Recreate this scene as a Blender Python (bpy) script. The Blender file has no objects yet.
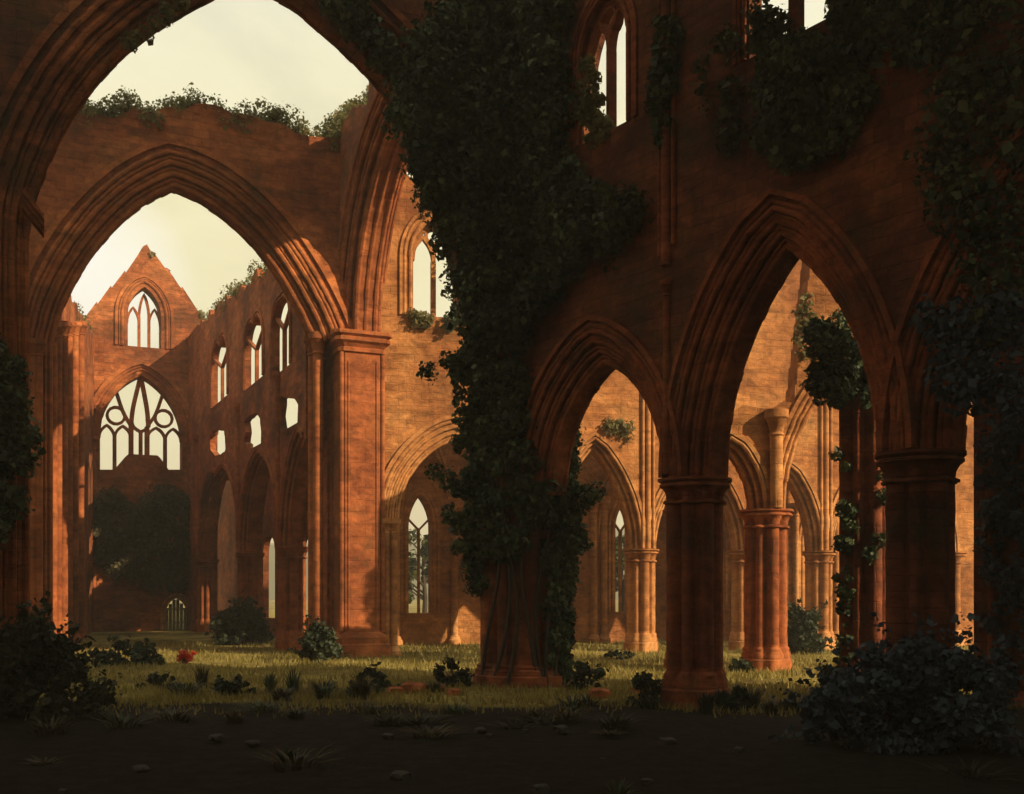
import bpy, math, random
import numpy as np
from mathutils import Vector, Matrix, noise
from mathutils.geometry import delaunay_2d_cdt
random.seed(7)
RNG = np.random.default_rng(11)
sc = bpy.context.scene
COL = sc.collection
F_, CX, HOR, CAMH = 1100.0, 512.0, 590.0, 3.0     # lens in pixels, principal column, horizon row, eye height

# ------------------------------------------------------------------ materials
def nodes(name):
    m = bpy.data.materials.new(name); m.use_nodes = True
    nt = m.node_tree; nt.nodes.clear()
    out = nt.nodes.new('ShaderNodeOutputMaterial'); b = nt.nodes.new('ShaderNodeBsdfPrincipled')
    nt.links.new(b.outputs[0], out.inputs[0])
    return m, nt, b
def mk(nt, t, **kw):
    n = nt.nodes.new(t)
    for k, v in kw.items():
        if k in n.inputs: n.inputs[k].default_value = v
        else: setattr(n, k, v)
    return n
def ramp(nt, src, stops):
    r = nt.nodes.new('ShaderNodeValToRGB')
    el = r.color_ramp.elements
    while len(el) > 1: el.remove(el[-1])
    el[0].position = stops[0][0]; el[0].color = (*stops[0][1], 1)
    for p, c in stops[1:]:
        e = el.new(p); e.color = (*c, 1)
    nt.links.new(src, r.inputs[0]); return r
def mixc(nt, fac, a, b, mode='MIX'):
    m = nt.nodes.new('ShaderNodeMix'); m.data_type = 'RGBA'; m.blend_type = mode
    for sock, v in ((m.inputs[0], fac), (m.inputs[6], a), (m.inputs[7], b)):
        if hasattr(v, 'is_linked'): nt.links.new(v, sock)
        elif isinstance(v, (int, float)): sock.default_value = v
        else: sock.default_value = (*v, 1)
    return m.outputs[2]
def stone(name, light, mid, dark, moss=(0.035, 0.04, 0.015), mossy=0.5, brick=1.0, bump=0.6, cw=0.72, ch=0.34):
    m, nt, b = nodes(name); L = nt.links
    tc = mk(nt, 'ShaderNodeTexCoord')
    sep = mk(nt, 'ShaderNodeSeparateXYZ'); L.new(tc.outputs['Object'], sep.inputs[0])
    add = mk(nt, 'ShaderNodeMath', operation='ADD'); L.new(sep.outputs[0], add.inputs[0]); L.new(sep.outputs[1], add.inputs[1])
    cmb = mk(nt, 'ShaderNodeCombineXYZ'); L.new(add.outputs[0], cmb.inputs[0]); L.new(sep.outputs[2], cmb.inputs[1])
    wob = mk(nt, 'ShaderNodeTexNoise', Scale=0.9, Detail=3.0); L.new(tc.outputs['Object'], wob.inputs['Vector'])
    wv = mk(nt, 'ShaderNodeVectorMath', operation='SCALE'); wv.inputs['Scale'].default_value = 0.17
    L.new(wob.outputs['Color'], wv.inputs[0])
    va = mk(nt, 'ShaderNodeVectorMath', operation='ADD'); L.new(cmb.outputs[0], va.inputs[0]); L.new(wv.outputs[0], va.inputs[1])
    br = mk(nt, 'ShaderNodeTexBrick', Scale=1.0)
    br.inputs['Brick Width'].default_value = cw; br.inputs['Row Height'].default_value = ch
    br.inputs['Mortar Size'].default_value = 0.018; br.inputs['Mortar Smooth'].default_value = 0.6
    br.inputs['Color1'].default_value = (1, 1, 1, 1); br.inputs['Color2'].default_value = (0.5, 0.47, 0.46, 1)
    br.inputs['Mortar'].default_value = (0.5, 0.46, 0.44, 1)
    L.new(va.outputs[0], br.inputs['Vector'])
    n1 = mk(nt, 'ShaderNodeTexNoise', Scale=0.32, Detail=6.0, Roughness=0.62); L.new(tc.outputs['Object'], n1.inputs['Vector'])
    n2 = mk(nt, 'ShaderNodeTexNoise', Scale=3.5, Detail=8.0, Roughness=0.7); L.new(tc.outputs['Object'], n2.inputs['Vector'])
    # streaks drawn out along the courses, weathered sideways
    mp = mk(nt, 'ShaderNodeMapping'); mp.inputs['Scale'].default_value = (0.75, 0.75, 1.9)
    L.new(tc.outputs['Object'], mp.inputs[0])
    n3 = mk(nt, 'ShaderNodeTexNoise', Scale=1.3, Detail=7.0, Roughness=0.68, Distortion=0.7); L.new(mp.outputs[0], n3.inputs['Vector'])
    c = ramp(nt, n1.outputs[0], [(0.36, dark), (0.5, mid), (0.64, light)]).outputs[0]
    s = ramp(nt, n3.outputs[0], [(0.33, (0.42, 0.36, 0.33)), (0.52, (0.9, 0.88, 0.86)), (0.68, (1.25, 1.2, 1.1))]).outputs[0]
    c = mixc(nt, 0.8, c, s, 'MULTIPLY')
    c = mixc(nt, 0.62 * brick, c, br.outputs['Color'], 'MULTIPLY')
    s2 = ramp(nt, n2.outputs[0], [(0.35, (0.6, 0.58, 0.55)), (0.6, (1.1, 1.08, 1.05))]).outputs[0]
    c = mixc(nt, 0.7, c, s2, 'MULTIPLY')
    n4 = mk(nt, 'ShaderNodeTexNoise', Scale=0.55, Detail=9.0, Roughness=0.72); 
    mp4 = mk(nt, 'ShaderNodeMapping'); mp4.inputs['Location'].default_value = (13.1, 4.2, 7.7); L.new(tc.outputs['Object'], mp4.inputs[0]); L.new(mp4.outputs[0], n4.inputs['Vector'])
    mf = ramp(nt, n4.outputs[0], [(0.5, (0, 0, 0)), (0.66, (mossy, mossy, mossy))]).outputs[0]
    c = mixc(nt, mf, c, moss)
    L.new(c, b.inputs['Base Color']); b.inputs['Roughness'].default_value = 0.92
    b.inputs['Specular IOR Level'].default_value = 0.2
    ha = mk(nt, 'ShaderNodeMath', operation='MULTIPLY'); L.new(br.outputs['Fac'], ha.inputs[0]); ha.inputs[1].default_value = -1.0 * brick
    hb = mk(nt, 'ShaderNodeMath', operation='ADD'); L.new(ha.outputs[0], hb.inputs[0]); L.new(n2.outputs[0], hb.inputs[1])
    hc = mk(nt, 'ShaderNodeMath', operation='ADD'); L.new(hb.outputs[0], hc.inputs[0]); L.new(n3.outputs[0], hc.inputs[1])
    bp = mk(nt, 'ShaderNodeBump', Strength=bump, Distance=0.12); L.new(hc.outputs[0], bp.inputs['Height'])
    L.new(bp.outputs[0], b.inputs['Normal'])
    return m
STONE = stone('weathered red sandstone', (0.55, 0.185, 0.064), (0.40, 0.118, 0.041), (0.20, 0.06, 0.024))
GOLD = stone('sunlit tone sandstone', (0.60, 0.275, 0.095), (0.47, 0.19, 0.062), (0.27, 0.095, 0.032), mossy=0.3, brick=0.42)  # lighter, yellower copy of the red stone; sunlight put into its colour
DRESS = stone('dressed red sandstone', (0.54, 0.185, 0.062), (0.41, 0.122, 0.041), (0.24, 0.068, 0.025), brick=0.7, mossy=0.35, bump=0.4, cw=1.4, ch=0.55)
DGOLD = stone('dressed sunlit tone sandstone', (0.68, 0.34, 0.13), (0.55, 0.24, 0.082), (0.35, 0.135, 0.045), brick=0.7, mossy=0.2, bump=0.4, cw=1.4, ch=0.55)  # dressed copy with the same sunlight in its colour
DARK = stone('shaded mossy sandstone', (0.33, 0.112, 0.045), (0.21, 0.067, 0.03), (0.085, 0.033, 0.02), mossy=0.7, bump=0.7)  # darker, mossier copy of the red stone; shade put into its colour
DDARK = stone('shaded dressed sandstone', (0.46, 0.142, 0.053), (0.31, 0.088, 0.035), (0.15, 0.046, 0.023), brick=0.7, mossy=0.5, bump=0.5, cw=1.4, ch=0.55)  # dressed copy darkened for the shaded walls
def leafmat(name, a, b_, c_, trans=0.25):
    m, nt, b = nodes(name); L = nt.links
    g = mk(nt, 'ShaderNodeNewGeometry')
    tc = mk(nt, 'ShaderNodeTexCoord')
    n = mk(nt, 'ShaderNodeTexNoise', Scale=0.8, Detail=3.0); L.new(tc.outputs['Object'], n.inputs['Vector'])
    ad = mk(nt, 'ShaderNodeMath', operation='MULTIPLY_ADD'); L.new(g.outputs['Random Per Island'], ad.inputs[0]); ad.inputs[1].default_value = 0.45; L.new(n.outputs[0], ad.inputs[2])
    c = ramp(nt, ad.outputs[0], [(0.4, a), (0.7, b_), (1.0, c_)]).outputs[0]
    L.new(c, b.inputs['Base Color']); b.inputs['Roughness'].default_value = 0.6
    b.inputs['Specular IOR Level'].default_value = 0.25
    if trans:
        tr = mk(nt, 'ShaderNodeBsdfTranslucent'); L.new(c, tr.inputs[0])
        mx = mk(nt, 'ShaderNodeMixShader'); mx.inputs[0].default_value = trans
        out = [n_ for n_ in nt.nodes if n_.type == 'OUTPUT_MATERIAL'][0]
        L.new(b.outputs[0], mx.inputs[1]); L.new(tr.outputs[0], mx.inputs[2]); L.new(mx.outputs[0], out.inputs[0])
    return m
IVY = leafmat('ivy leaves', (0.016, 0.028, 0.013), (0.04, 0.06, 0.023), (0.11, 0.13, 0.048), 0.18)
BROWNIVY = leafmat('browned ivy leaves', (0.03, 0.024, 0.01), (0.06, 0.048, 0.02), (0.1, 0.08, 0.032), 0.2)
OLIVE = leafmat('olive wall weeds', (0.09, 0.085, 0.03), (0.17, 0.155, 0.055), (0.26, 0.22, 0.085), 0.5)
BUSHM = leafmat('bush leaves', (0.014, 0.02, 0.010), (0.028, 0.038, 0.016), (0.05, 0.06, 0.024), 0.2)
BLUE = leafmat('blue green bush leaves', (0.022, 0.036, 0.045), (0.045, 0.066, 0.08), (0.075, 0.105, 0.12), 0.15)
TREEM = leafmat('tree leaves', (0.03, 0.04, 0.012), (0.06, 0.075, 0.02), (0.10, 0.11, 0.035), 0.3)
GRASSM = leafmat('grass blades', (0.14, 0.115, 0.03), (0.26, 0.21, 0.055), (0.38, 0.30, 0.085), 0.4)
REDM = leafmat('red petals', (0.5, 0.02, 0.012), (0.6, 0.035, 0.015), (0.7, 0.06, 0.02), 0.2)
def plain(name, c, rough=0.85):
    m, nt, b = nodes(name); L = nt.links
    tc = mk(nt, 'ShaderNodeTexCoord'); n = mk(nt, 'ShaderNodeTexNoise', Scale=6.0, Detail=6.0); L.new(tc.outputs['Object'], n.inputs['Vector'])
    d = tuple(x * 0.55 for x in c)
    L.new(ramp(nt, n.outputs[0], [(0.35, d), (0.65, c)]).outputs[0], b.inputs['Base Color']); b.inputs['Roughness'].default_value = rough
    return m
BARK = plain('woody stem', (0.06, 0.04, 0.022))
DOORM = plain('pale weathered door boards', (0.36, 0.33, 0.17))
def groundmat():
    m, nt, b = nodes('rough turf'); L = nt.links
    tc = mk(nt, 'ShaderNodeTexCoord')
    n1 = mk(nt, 'ShaderNodeTexNoise', Scale=0.22, Detail=8.0, Roughness=0.65); L.new(tc.outputs['Object'], n1.inputs['Vector'])
    n2 = mk(nt, 'ShaderNodeTexNoise', Scale=2.6, Detail=8.0, Roughness=0.7); L.new(tc.outputs['Object'], n2.inputs['Vector'])
    c = ramp(nt, n1.outputs[0], [(0.38, (0.10, 0.07, 0.028)), (0.48, (0.23, 0.18, 0.055)), (0.6, (0.36, 0.29, 0.085))]).outputs[0]
    c = mixc(nt, 0.8, c, ramp(nt, n2.outputs[0], [(0.35, (0.45, 0.42, 0.4)), (0.65, (1.15, 1.1, 1.0))]).outputs[0], 'MULTIPLY')
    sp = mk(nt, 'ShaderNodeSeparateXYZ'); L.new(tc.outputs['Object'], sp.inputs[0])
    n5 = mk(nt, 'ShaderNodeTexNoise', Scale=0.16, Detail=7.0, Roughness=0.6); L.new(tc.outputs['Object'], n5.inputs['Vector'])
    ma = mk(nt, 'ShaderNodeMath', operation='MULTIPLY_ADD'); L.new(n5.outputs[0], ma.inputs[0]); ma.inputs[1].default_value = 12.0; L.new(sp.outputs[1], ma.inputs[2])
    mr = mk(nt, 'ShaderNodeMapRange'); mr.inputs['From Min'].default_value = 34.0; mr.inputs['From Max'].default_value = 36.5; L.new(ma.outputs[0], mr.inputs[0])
    shade_ground = ramp(nt, n2.outputs[0], [(0.35, (0.011, 0.0095, 0.0075)), (0.65, (0.03, 0.025, 0.019))]).outputs[0]  # near ground painted almost black to stand in for the foreground shade
    c = mixc(nt, mr.outputs[0], shade_ground, c)
    L.new(c, b.inputs['Base Color']); b.inputs['Roughness'].default_value = 1.0; b.inputs['Specular IOR Level'].default_value = 0.05
    bp = mk(nt, 'ShaderNodeBump', Strength=0.8, Distance=0.15); L.new(n2.outputs[0], bp.inputs['Height']); L.new(bp.outputs[0], b.inputs['Normal'])
    return m
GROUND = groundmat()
EARTHSTONE = plain('earthy grey stone', (0.05, 0.043, 0.035))

# ------------------------------------------------------------------ object helpers
def empty(name, label, cat, loc, group=None, rot=None):
    o = bpy.data.objects.new(name, None); COL.objects.link(o)
    o.empty_display_size = 0.3
    if rot is None: o.location = loc
    else: o.matrix_world = Matrix.Translation(loc) @ rot
    tag(o, label, cat, group); return o
def tag(o, label, cat, group=None, kind=None):
    if label: o['label'] = label
    if cat: o['category'] = cat
    if group: o['group'] = group
    if kind: o['kind'] = kind
    return o
class MB:
    def __init__(s): s.v = []; s.f = []
    def add(s, v, f):
        k = len(s.v); s.v += [tuple(p) for p in v]; s.f += [tuple(i + k for i in q) for q in f]
    def build(s, name, mat, parent=None, smooth=False, loc=None):
        me = bpy.data.meshes.new(name); me.from_pydata(s.v, [], s.f); me.update()
        import bmesh
        bm = bmesh.new(); bm.from_mesh(me); bmesh.ops.recalc_face_normals(bm, faces=bm.faces); bm.to_mesh(me); bm.free()
        me.materials.append(mat)
        if smooth:
            me.polygons.foreach_set('use_smooth', [True] * len(me.polygons))
            try: me.set_sharp_from_angle(angle=math.radians(38))
            except Exception: pass
        o = bpy.data.objects.new(name, me); COL.objects.link(o)
        if parent: o.parent = parent
        if loc: o.location = loc
        return o
    # prism of a polygon in (u,z) with holes, between depths y0 and y1
    def plate(s, outer, holes, y0, y1):
        loops = [outer] + list(holes); vs = []; es = []; lo = []
        for lp in loops:
            k = len(vs); n = len(lp); vs += [Vector((p[0], p[1])) for p in lp]
            es += [(k + i, k + (i + 1) % n) for i in range(n)]; lo.append((k, n))
        V, E, Fc, ov, oe, of = delaunay_2d_cdt(vs, es, [], 0, 1e-6)
        keep = []
        for t in Fc:
            cx = sum(V[i].x for i in t) / len(t); cy = sum(V[i].y for i in t) / len(t)
            if sum(inpoly(cx, cy, lp) for lp in loops) % 2: keep.append(t)
        Fc = keep
        n = len(V)
        s.add([(p.x, y0, p.y) for p in V] + [(p.x, y1, p.y) for p in V],
              [tuple(f) for f in Fc] + [tuple(i + n for i in reversed(f)) for f in Fc])
        for lp in loops:
            m = len(lp)
            s.add([(p[0], y0, p[1]) for p in lp] + [(p[0], y1, p[1]) for p in lp],
                  [(i, (i + 1) % m, (i + 1) % m + m, i + m) for i in range(m)])
    def band(s, pin, pout, y0, y1):        # solid strip between two open polylines
        n = len(pin); v = []
        for a, b in zip(pin, pout): v += [(a[0], y0, a[1]), (b[0], y0, b[1]), (b[0], y1, b[1]), (a[0], y1, a[1])]
        f = []
        for i in range(n - 1):
            for j in range(4): f.append((4 * i + j, 4 * i + (j + 1) % 4, 4 * i + 4 + (j + 1) % 4, 4 * i + 4 + j))
        f += [(0, 1, 2, 3), (4 * n - 4, 4 * n - 3, 4 * n - 2, 4 * n - 1)]
        s.add(v, f)
    def tube(s, pts, r, seg=8):
        pts = [Vector(p) for p in pts]; n = len(pts); v = []; f = []
        rs = r if isinstance(r, (list, tuple)) else [r] * n
        up0 = None
        for i, p in enumerate(pts):
            t = (pts[min(i + 1, n - 1)] - pts[max(i - 1, 0)]).normalized()
            if up0 is None:
                up0 = Vector((0, 1, 0)) if abs(t.y) < 0.8 else Vector((1, 0, 0))
            a = (up0 - t * up0.dot(t)).normalized(); b = t.cross(a); up0 = a
            for j in range(seg):
                q = 2 * math.pi * j / seg
                v.append(p + (a * math.cos(q) + b * math.sin(q)) * rs[i])
        for i in range(n - 1):
            for j in range(seg):
                f.append((i * seg + j, i * seg + (j + 1) % seg, (i + 1) * seg + (j + 1) % seg, (i + 1) * seg + j))
        f += [tuple(range(seg)), tuple(range((n - 1) * seg, n * seg))]
        s.add(v, f)
    def rings(s, rings):                    # stacked closed rings of equal count
        n = len(rings[0]); v = []; f = []
        for r in rings: v += r
        for i in range(len(rings) - 1):
            for j in range(n): f.append((i * n + j, i * n + (j + 1) % n, (i + 1) * n + (j + 1) % n, (i + 1) * n + j))
        f += [tuple(range(n)), tuple(range((len(rings) - 1) * n, len(rings) * n))]
        s.add(v, f)
    def box(s, x0, x1, y0, y1, z0, z1):
        s.add([(x0, y0, z0), (x1, y0, z0), (x1, y1, z0), (x0, y1, z0), (x0, y0, z1), (x1, y0, z1), (x1, y1, z1), (x0, y1, z1)],
              [(0, 1, 2, 3), (4, 5, 6, 7), (0, 1, 5, 4), (1, 2, 6, 5), (2, 3, 7, 6), (3, 0, 4, 7)])
def arch(u0, u1, zs, za, k=0.0, n=16):
    a = (u1 - u0) / 2; m = (u0 + u1) / 2; h = za - zs
    c = (h * h - a * a) / (2 * a); r = c + a + k
    th = math.acos(max(-1, min(1, c / r)))
    L = []
    for i in range(n + 1):
        t = th * i / n
        L.append((m + c - r * math.cos(t), zs + r * math.sin(t)))
    return L + [(2 * m - p[0], p[1]) for p in reversed(L[:-1])]
def offset(pts, k):
    out = []
    for i, p in enumerate(pts):
        a = pts[max(i - 1, 0)]; b = pts[min(i + 1, len(pts) - 1)]
        dx, dz = b[0] - a[0], b[1] - a[1]; l = math.hypot(dx, dz) or 1
        out.append((p[0] - dz / l * k, p[1] + dx / l * k))
    return out
def smooth(pts, n=5):
    out = []
    for i in range(len(pts) - 1):
        p0, p1, p2, p3 = pts[max(i - 1, 0)], pts[i], pts[i + 1], pts[min(i + 2, len(pts) - 1)]
        for j in range(n):
            t = j / n
            out.append(tuple(0.5 * (2 * p1[q] + (p2[q] - p0[q]) * t + (2 * p0[q] - 5 * p1[q] + 4 * p2[q] - p3[q]) * t * t + (3 * p1[q] - p0[q] - 3 * p2[q] + p3[q]) * t ** 3) for q in (0, 1)))
    return out + [pts[-1]]
def ragged(pts, amp=0.25, step=0.7):
    out = []
    for a, b in zip(pts[:-1], pts[1:]):
        n = max(1, int(math.hypot(b[0] - a[0], b[1] - a[1]) / step))
        for i in range(n):
            t = i / n; z = a[1] + (b[1] - a[1]) * t + random.uniform(-amp, amp); u = a[0] + (b[0] - a[0]) * t
            out += [(u, z), (u + (b[0] - a[0]) / n * 0.55, z + random.uniform(-0.06, 0.06))]
    return out + [pts[-1]]
class Wall:
    def __init__(s, name, label, cat, A, d, T, mat, dress, group=None):
        l = math.hypot(*d); s.d = Vector((d[0] / l, d[1] / l)); s.n = Vector((-s.d.y, s.d.x)); s.A = Vector(A); s.T = T
        s.mat = mat; s.dress = dress
        R = Matrix(((s.d.x, s.n.x, 0, 0), (s.d.y, s.n.y, 0, 0), (0, 0, 1, 0), (0, 0, 0, 1)))
        s.root = empty(name, label, cat, (A[0], A[1], 0), group, R); s.root['kind'] = 'thing'
    def uz(s, px, py, y=0.0):
        r = Vector(((px - CX) / F_, 1.0)); A = s.A + s.n * y
        t = A.dot(s.n) / r.dot(s.n); p = r * t
        return ((p - A).dot(s.d), CAMH + (HOR - py) / F_ * t)
    def u(s, px, y=0.0): return s.uz(px, 0, y)[0]
    def tr(s, pts, y=0.0): return [s.uz(p[0], p[1], y) for p in pts]
    def w(s, u, y, z): p = s.A + s.d * u + s.n * y; return (p.x, p.y, z)
    def body(s, outer, holes=(), name='wall', T=None, mat=None):
        mb = MB(); T = T or s.T; mb.plate(outer, holes, -T / 2, T / 2); return mb.build(name, mat or s.mat, s.root)
    def arch(s, pts, orders, rolls, hood=None, name='arch_moulding', mat=None):
        mb = MB()
        J_ = lambda a: random.uniform(-a, a)
        for ki, ko, h in orders:
            A_, B_ = offset(pts, ki), offset(pts, ko)
            for i in range(len(pts) - 1):
                e, g_ = J_(.02), J_(.02)
                P_ = offset(A_[i:i + 2], e); mb.band(P_, [(p[0], p[1]) for p in B_[i:i + 2]], -h + g_, h - g_)
        for k, y, r in rolls:
            C_ = offset(pts, k)
            for i in range(len(C_) - 1):
                e = J_(.014); mb.tube([(p[0], y + J_(.006), p[1]) for p in offset(C_[i:i + 2], e)], r * random.uniform(.88, 1.08), 8)
        if hood:
            k, w_, o_ = hood; mb.band(offset(pts, k), offset(pts, k + w_), -s.T / 2 - o_, -s.T / 2 + 0.1)
        o_ = mb.build(name, mat or s.dress, s.root, smooth=True)
        if name == 'window': s.win = o_
        return o_
    def tracery(s, bars, y=0.0, depth=0.25, parent=None, name='tracery'):
        mb = MB()
        for i, (pts, w_) in enumerate(bars):
            e = 0.002 * (i % 7)
            mb.band(offset(pts, -w_ / 2), offset(pts, w_ / 2), y - depth / 2 - e, y + depth / 2 + e)
        return mb.build(name, s.dress, parent or getattr(s, 'win', s.root))
    def shaft(s, u, y, z0, z1, r, cap=True, base=True, name='wall_shaft', seg=12):
        mb = MB(); pr = []
        if base: pr += [(z0, r * 1.9), (z0 + r * 1.2, r * 1.9), (z0 + r * 1.6, r * 1.5), (z0 + r * 2.2, r * 1.35), (z0 + r * 2.5, r)]
        else: pr += [(z0, r)]
        if cap: pr += [(z1 - r * 4, r), (z1 - r * 3.8, r * 1.25), (z1 - r * 3.4, r * 1.0), (z1 - r * 1.5, r * 1.55), (z1 - r * 1.2, r * 1.9), (z1, r * 1.9)]
        else: pr += [(z1, r)]
        mb.rings([[(u + q * math.cos(2 * math.pi * j / seg), y + q * math.sin(2 * math.pi * j / seg), z) for j in range(seg)] for z, q in pr])
        return mb.build(name, s.dress, s.root, smooth=True)

# ------------------------------------------------------------------ clustered piers
def cluster(R, n=72, sh=8, rot=0.0):
    out = []
    for i in range(n):
        th = 2 * math.pi * i / n; best = R * 0.70
        for k in range(sh):
            ph = th - 2 * math.pi * k / sh - rot
            big = (k % 2 == 0); rs = R * (0.27 if big else 0.17); ds = R - rs if big else R * 0.9 - rs
            q = rs * rs - (ds * math.sin(ph)) ** 2
            if q > 0 and math.cos(ph) > 0: best = max(best, ds * math.cos(ph) + math.sqrt(q))
        out.append((math.cos(th) * best, math.sin(th) * best))
    return out
def circ(R, n=72, k=8):
    return [(math.cos(2 * math.pi * i / n) * R * (1 + 0.02 * math.cos(k * 2 * math.pi * i / n)), math.sin(2 * math.pi * i / n) * R * (1 + 0.02 * math.cos(k * 2 * math.pi * i / n))) for i in range(n)]
def pier(label, X, D, R, ztop, mat, group=None, rot=0.0, capital=True, z0=-0.3, name='stone_pier', base_h=0.9, top_fn=None, cat='pier'):
    t = empty(name, label, cat, (X, D, 0), group)
    cs = cluster(R, rot=rot)
    def ring(sc_, z, prof=cs): return [(p[0] * sc_, p[1] * sc_, z) for p in prof]
    m = MB(); cc = circ(R)
    def rr(pr, z, a): return [(p[0] * pr * (1 - a) + c[0] * pr * a, p[1] * pr * (1 - a) + c[1] * pr * a, z) for p, c in zip(cs, cc)]
    m.rings([rr(1.17, z0, .7), rr(1.17, base_h * .45, .7), rr(1.12, base_h * .5, .6), rr(1.12, base_h * .72, .5), rr(1.07, base_h * .8, .35), rr(1.09, base_h * .9, .25), rr(1.02, base_h, 0)])
    m.build('base', mat, t, smooth=True)
    ch = R * 0.85
    zc = ztop - (ch if capital else 0)
    m = MB(); rg = []; zz = base_h; n = max(4, int((zc - base_h) / 0.5))
    for i in range(n + 1):
        z = base_h + (zc - base_h) * i / n
        q = 1 + 0.012 * math.sin(z * 5.1 + X)
        rg.append(ring(q, z))
    if top_fn: rg[-1] = [(x, y, top_fn(x, y, z)) for x, y, z in rg[-1]]; rg[-2] = [(x, y, min(z, top_fn(x, y, z) - .02)) for x, y, z in rg[-2]]
    m.rings(rg); m.build('shaft', mat, t, smooth=True)
    if capital:
        m = MB()
        m.rings([rr(1.0, zc, 0), rr(1.1, zc + ch * .04, .4), rr(1.1, zc + ch * .12, .4), rr(1.0, zc + ch * .18, .1), rr(1.02, zc + ch * .4, .2), rr(1.1, zc + ch * .62, .6),
                 rr(1.18, zc + ch * .68, .8), rr(1.18, zc + ch * .78, .8), rr(1.1, zc + ch * .82, .8), rr(1.22, zc + ch * .9, .9), rr(1.22, ztop, .9)])
        m.build('capital', mat, t, smooth=True)
    return t

# ------------------------------------------------------------------ leaves
def leafmesh(name, mat, P, size, parent=None, up=0.35, outward=None, thin=0.75):
    n = len(P); P = np.asarray(P, dtype=np.float64)
    nrm = RNG.normal(size=(n, 3)); 
    if outward is not None: nrm = nrm * 0.8 + np.asarray(outward) * 1.1
    nrm[:, 2] += up; nrm /= np.linalg.norm(nrm, axis=1)[:, None]
    t = RNG.normal(size=(n, 3)); t -= (t * nrm).sum(1)[:, None] * nrm; t /= np.linalg.norm(t, axis=1)[:, None]
    b = np.cross(nrm, t)
    S = (size * np.clip(RNG.lognormal(-.12, .42, n), .4, 2.1))[:, None]
    W = S * thin * 0.5
    v = np.empty((n, 5, 3))
    v[:, 0] = P - t * S * 0.5
    v[:, 1] = P + b * W - t * S * 0.1 + nrm * S * 0.12
    v[:, 2] = P + t * S * 0.5
    v[:, 3] = P - b * W - t * S * 0.1 + nrm * S * 0.12
    v[:, 4] = P + t * S * 0.12
    base = (np.arange(n) * 5)[:, None]
    f = np.concatenate([base + np.array([0, 1, 4]), base + np.array([1, 2, 4]), base + np.array([2, 3, 4]), base + np.array([3, 0, 4])], axis=0)
    me = bpy.data.meshes.new(name)
    me.vertices.add(n * 5); me.vertices.foreach_set('co', v.reshape(-1))
    me.loops.add(len(f) * 3); me.loops.foreach_set('vertex_index', f.reshape(-1).astype(np.int32))
    me.polygons.add(len(f)); me.polygons.foreach_set('loop_start', np.arange(0, len(f) * 3, 3, dtype=np.int32))
    me.update(calc_edges=True); me.validate()
    me.materials.append(mat)
    o = bpy.data.objects.new(name, me); COL.objects.link(o)
    if parent: o.parent = parent
    return o
def clumps(centres, per, hollow=0.55):
    """points in the outer shells of many small clumps; centres = (x,y,z,r)"""
    C = np.asarray(centres, dtype=np.float64); k = len(C)
    cnt = np.maximum(4, (per * (C[:, 3] / C[:, 3].mean()) ** 2).astype(int))
    idx = np.repeat(np.arange(k), cnt); n = len(idx)
    d = RNG.normal(size=(n, 3)); d /= np.linalg.norm(d, axis=1)[:, None]
    r = C[idx, 3] * (hollow + (1 - hollow) * RNG.random(n)) * RNG.choice([1.0, 1.0, 1.0, 1.25], n)
    return C[idx, :3] + d * r[:, None], d
def inpoly(x, y, poly):
    c = False; j = len(poly) - 1
    for i in range(len(poly)):
        if (poly[i][1] > y) != (poly[j][1] > y) and x < (poly[j][0] - poly[i][0]) * (y - poly[i][1]) / (poly[j][1] - poly[i][1]) + poly[i][0]: c = not c
        j = i
    return c
def wall_clumps(wall, pxpoly, n, r, depth, y=None):
    """clump centres over a patch of a wall's face, bulging towards the viewer by up to depth"""
    y0 = -wall.T / 2 if y is None else y
    poly = wall.tr(pxpoly, y0); us = [p[0] for p in poly]; zs = [p[1] for p in poly]; out = []; tries = 0
    while len(out) < n and tries < n * 60:
        tries += 1
        u, z = random.uniform(min(us), max(us)), random.uniform(min(zs), max(zs))
        if inpoly(u, z, poly):
            rr = r * random.uniform(0.5, 1.35)
            out.append((*wall.w(u, y0 - random.uniform(0, depth), z)[:2], z, rr))
    return out
def at(px, py, D): return ((px - CX) / F_ * D, D, CAMH + (HOR - py) / F_ * D)
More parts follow.
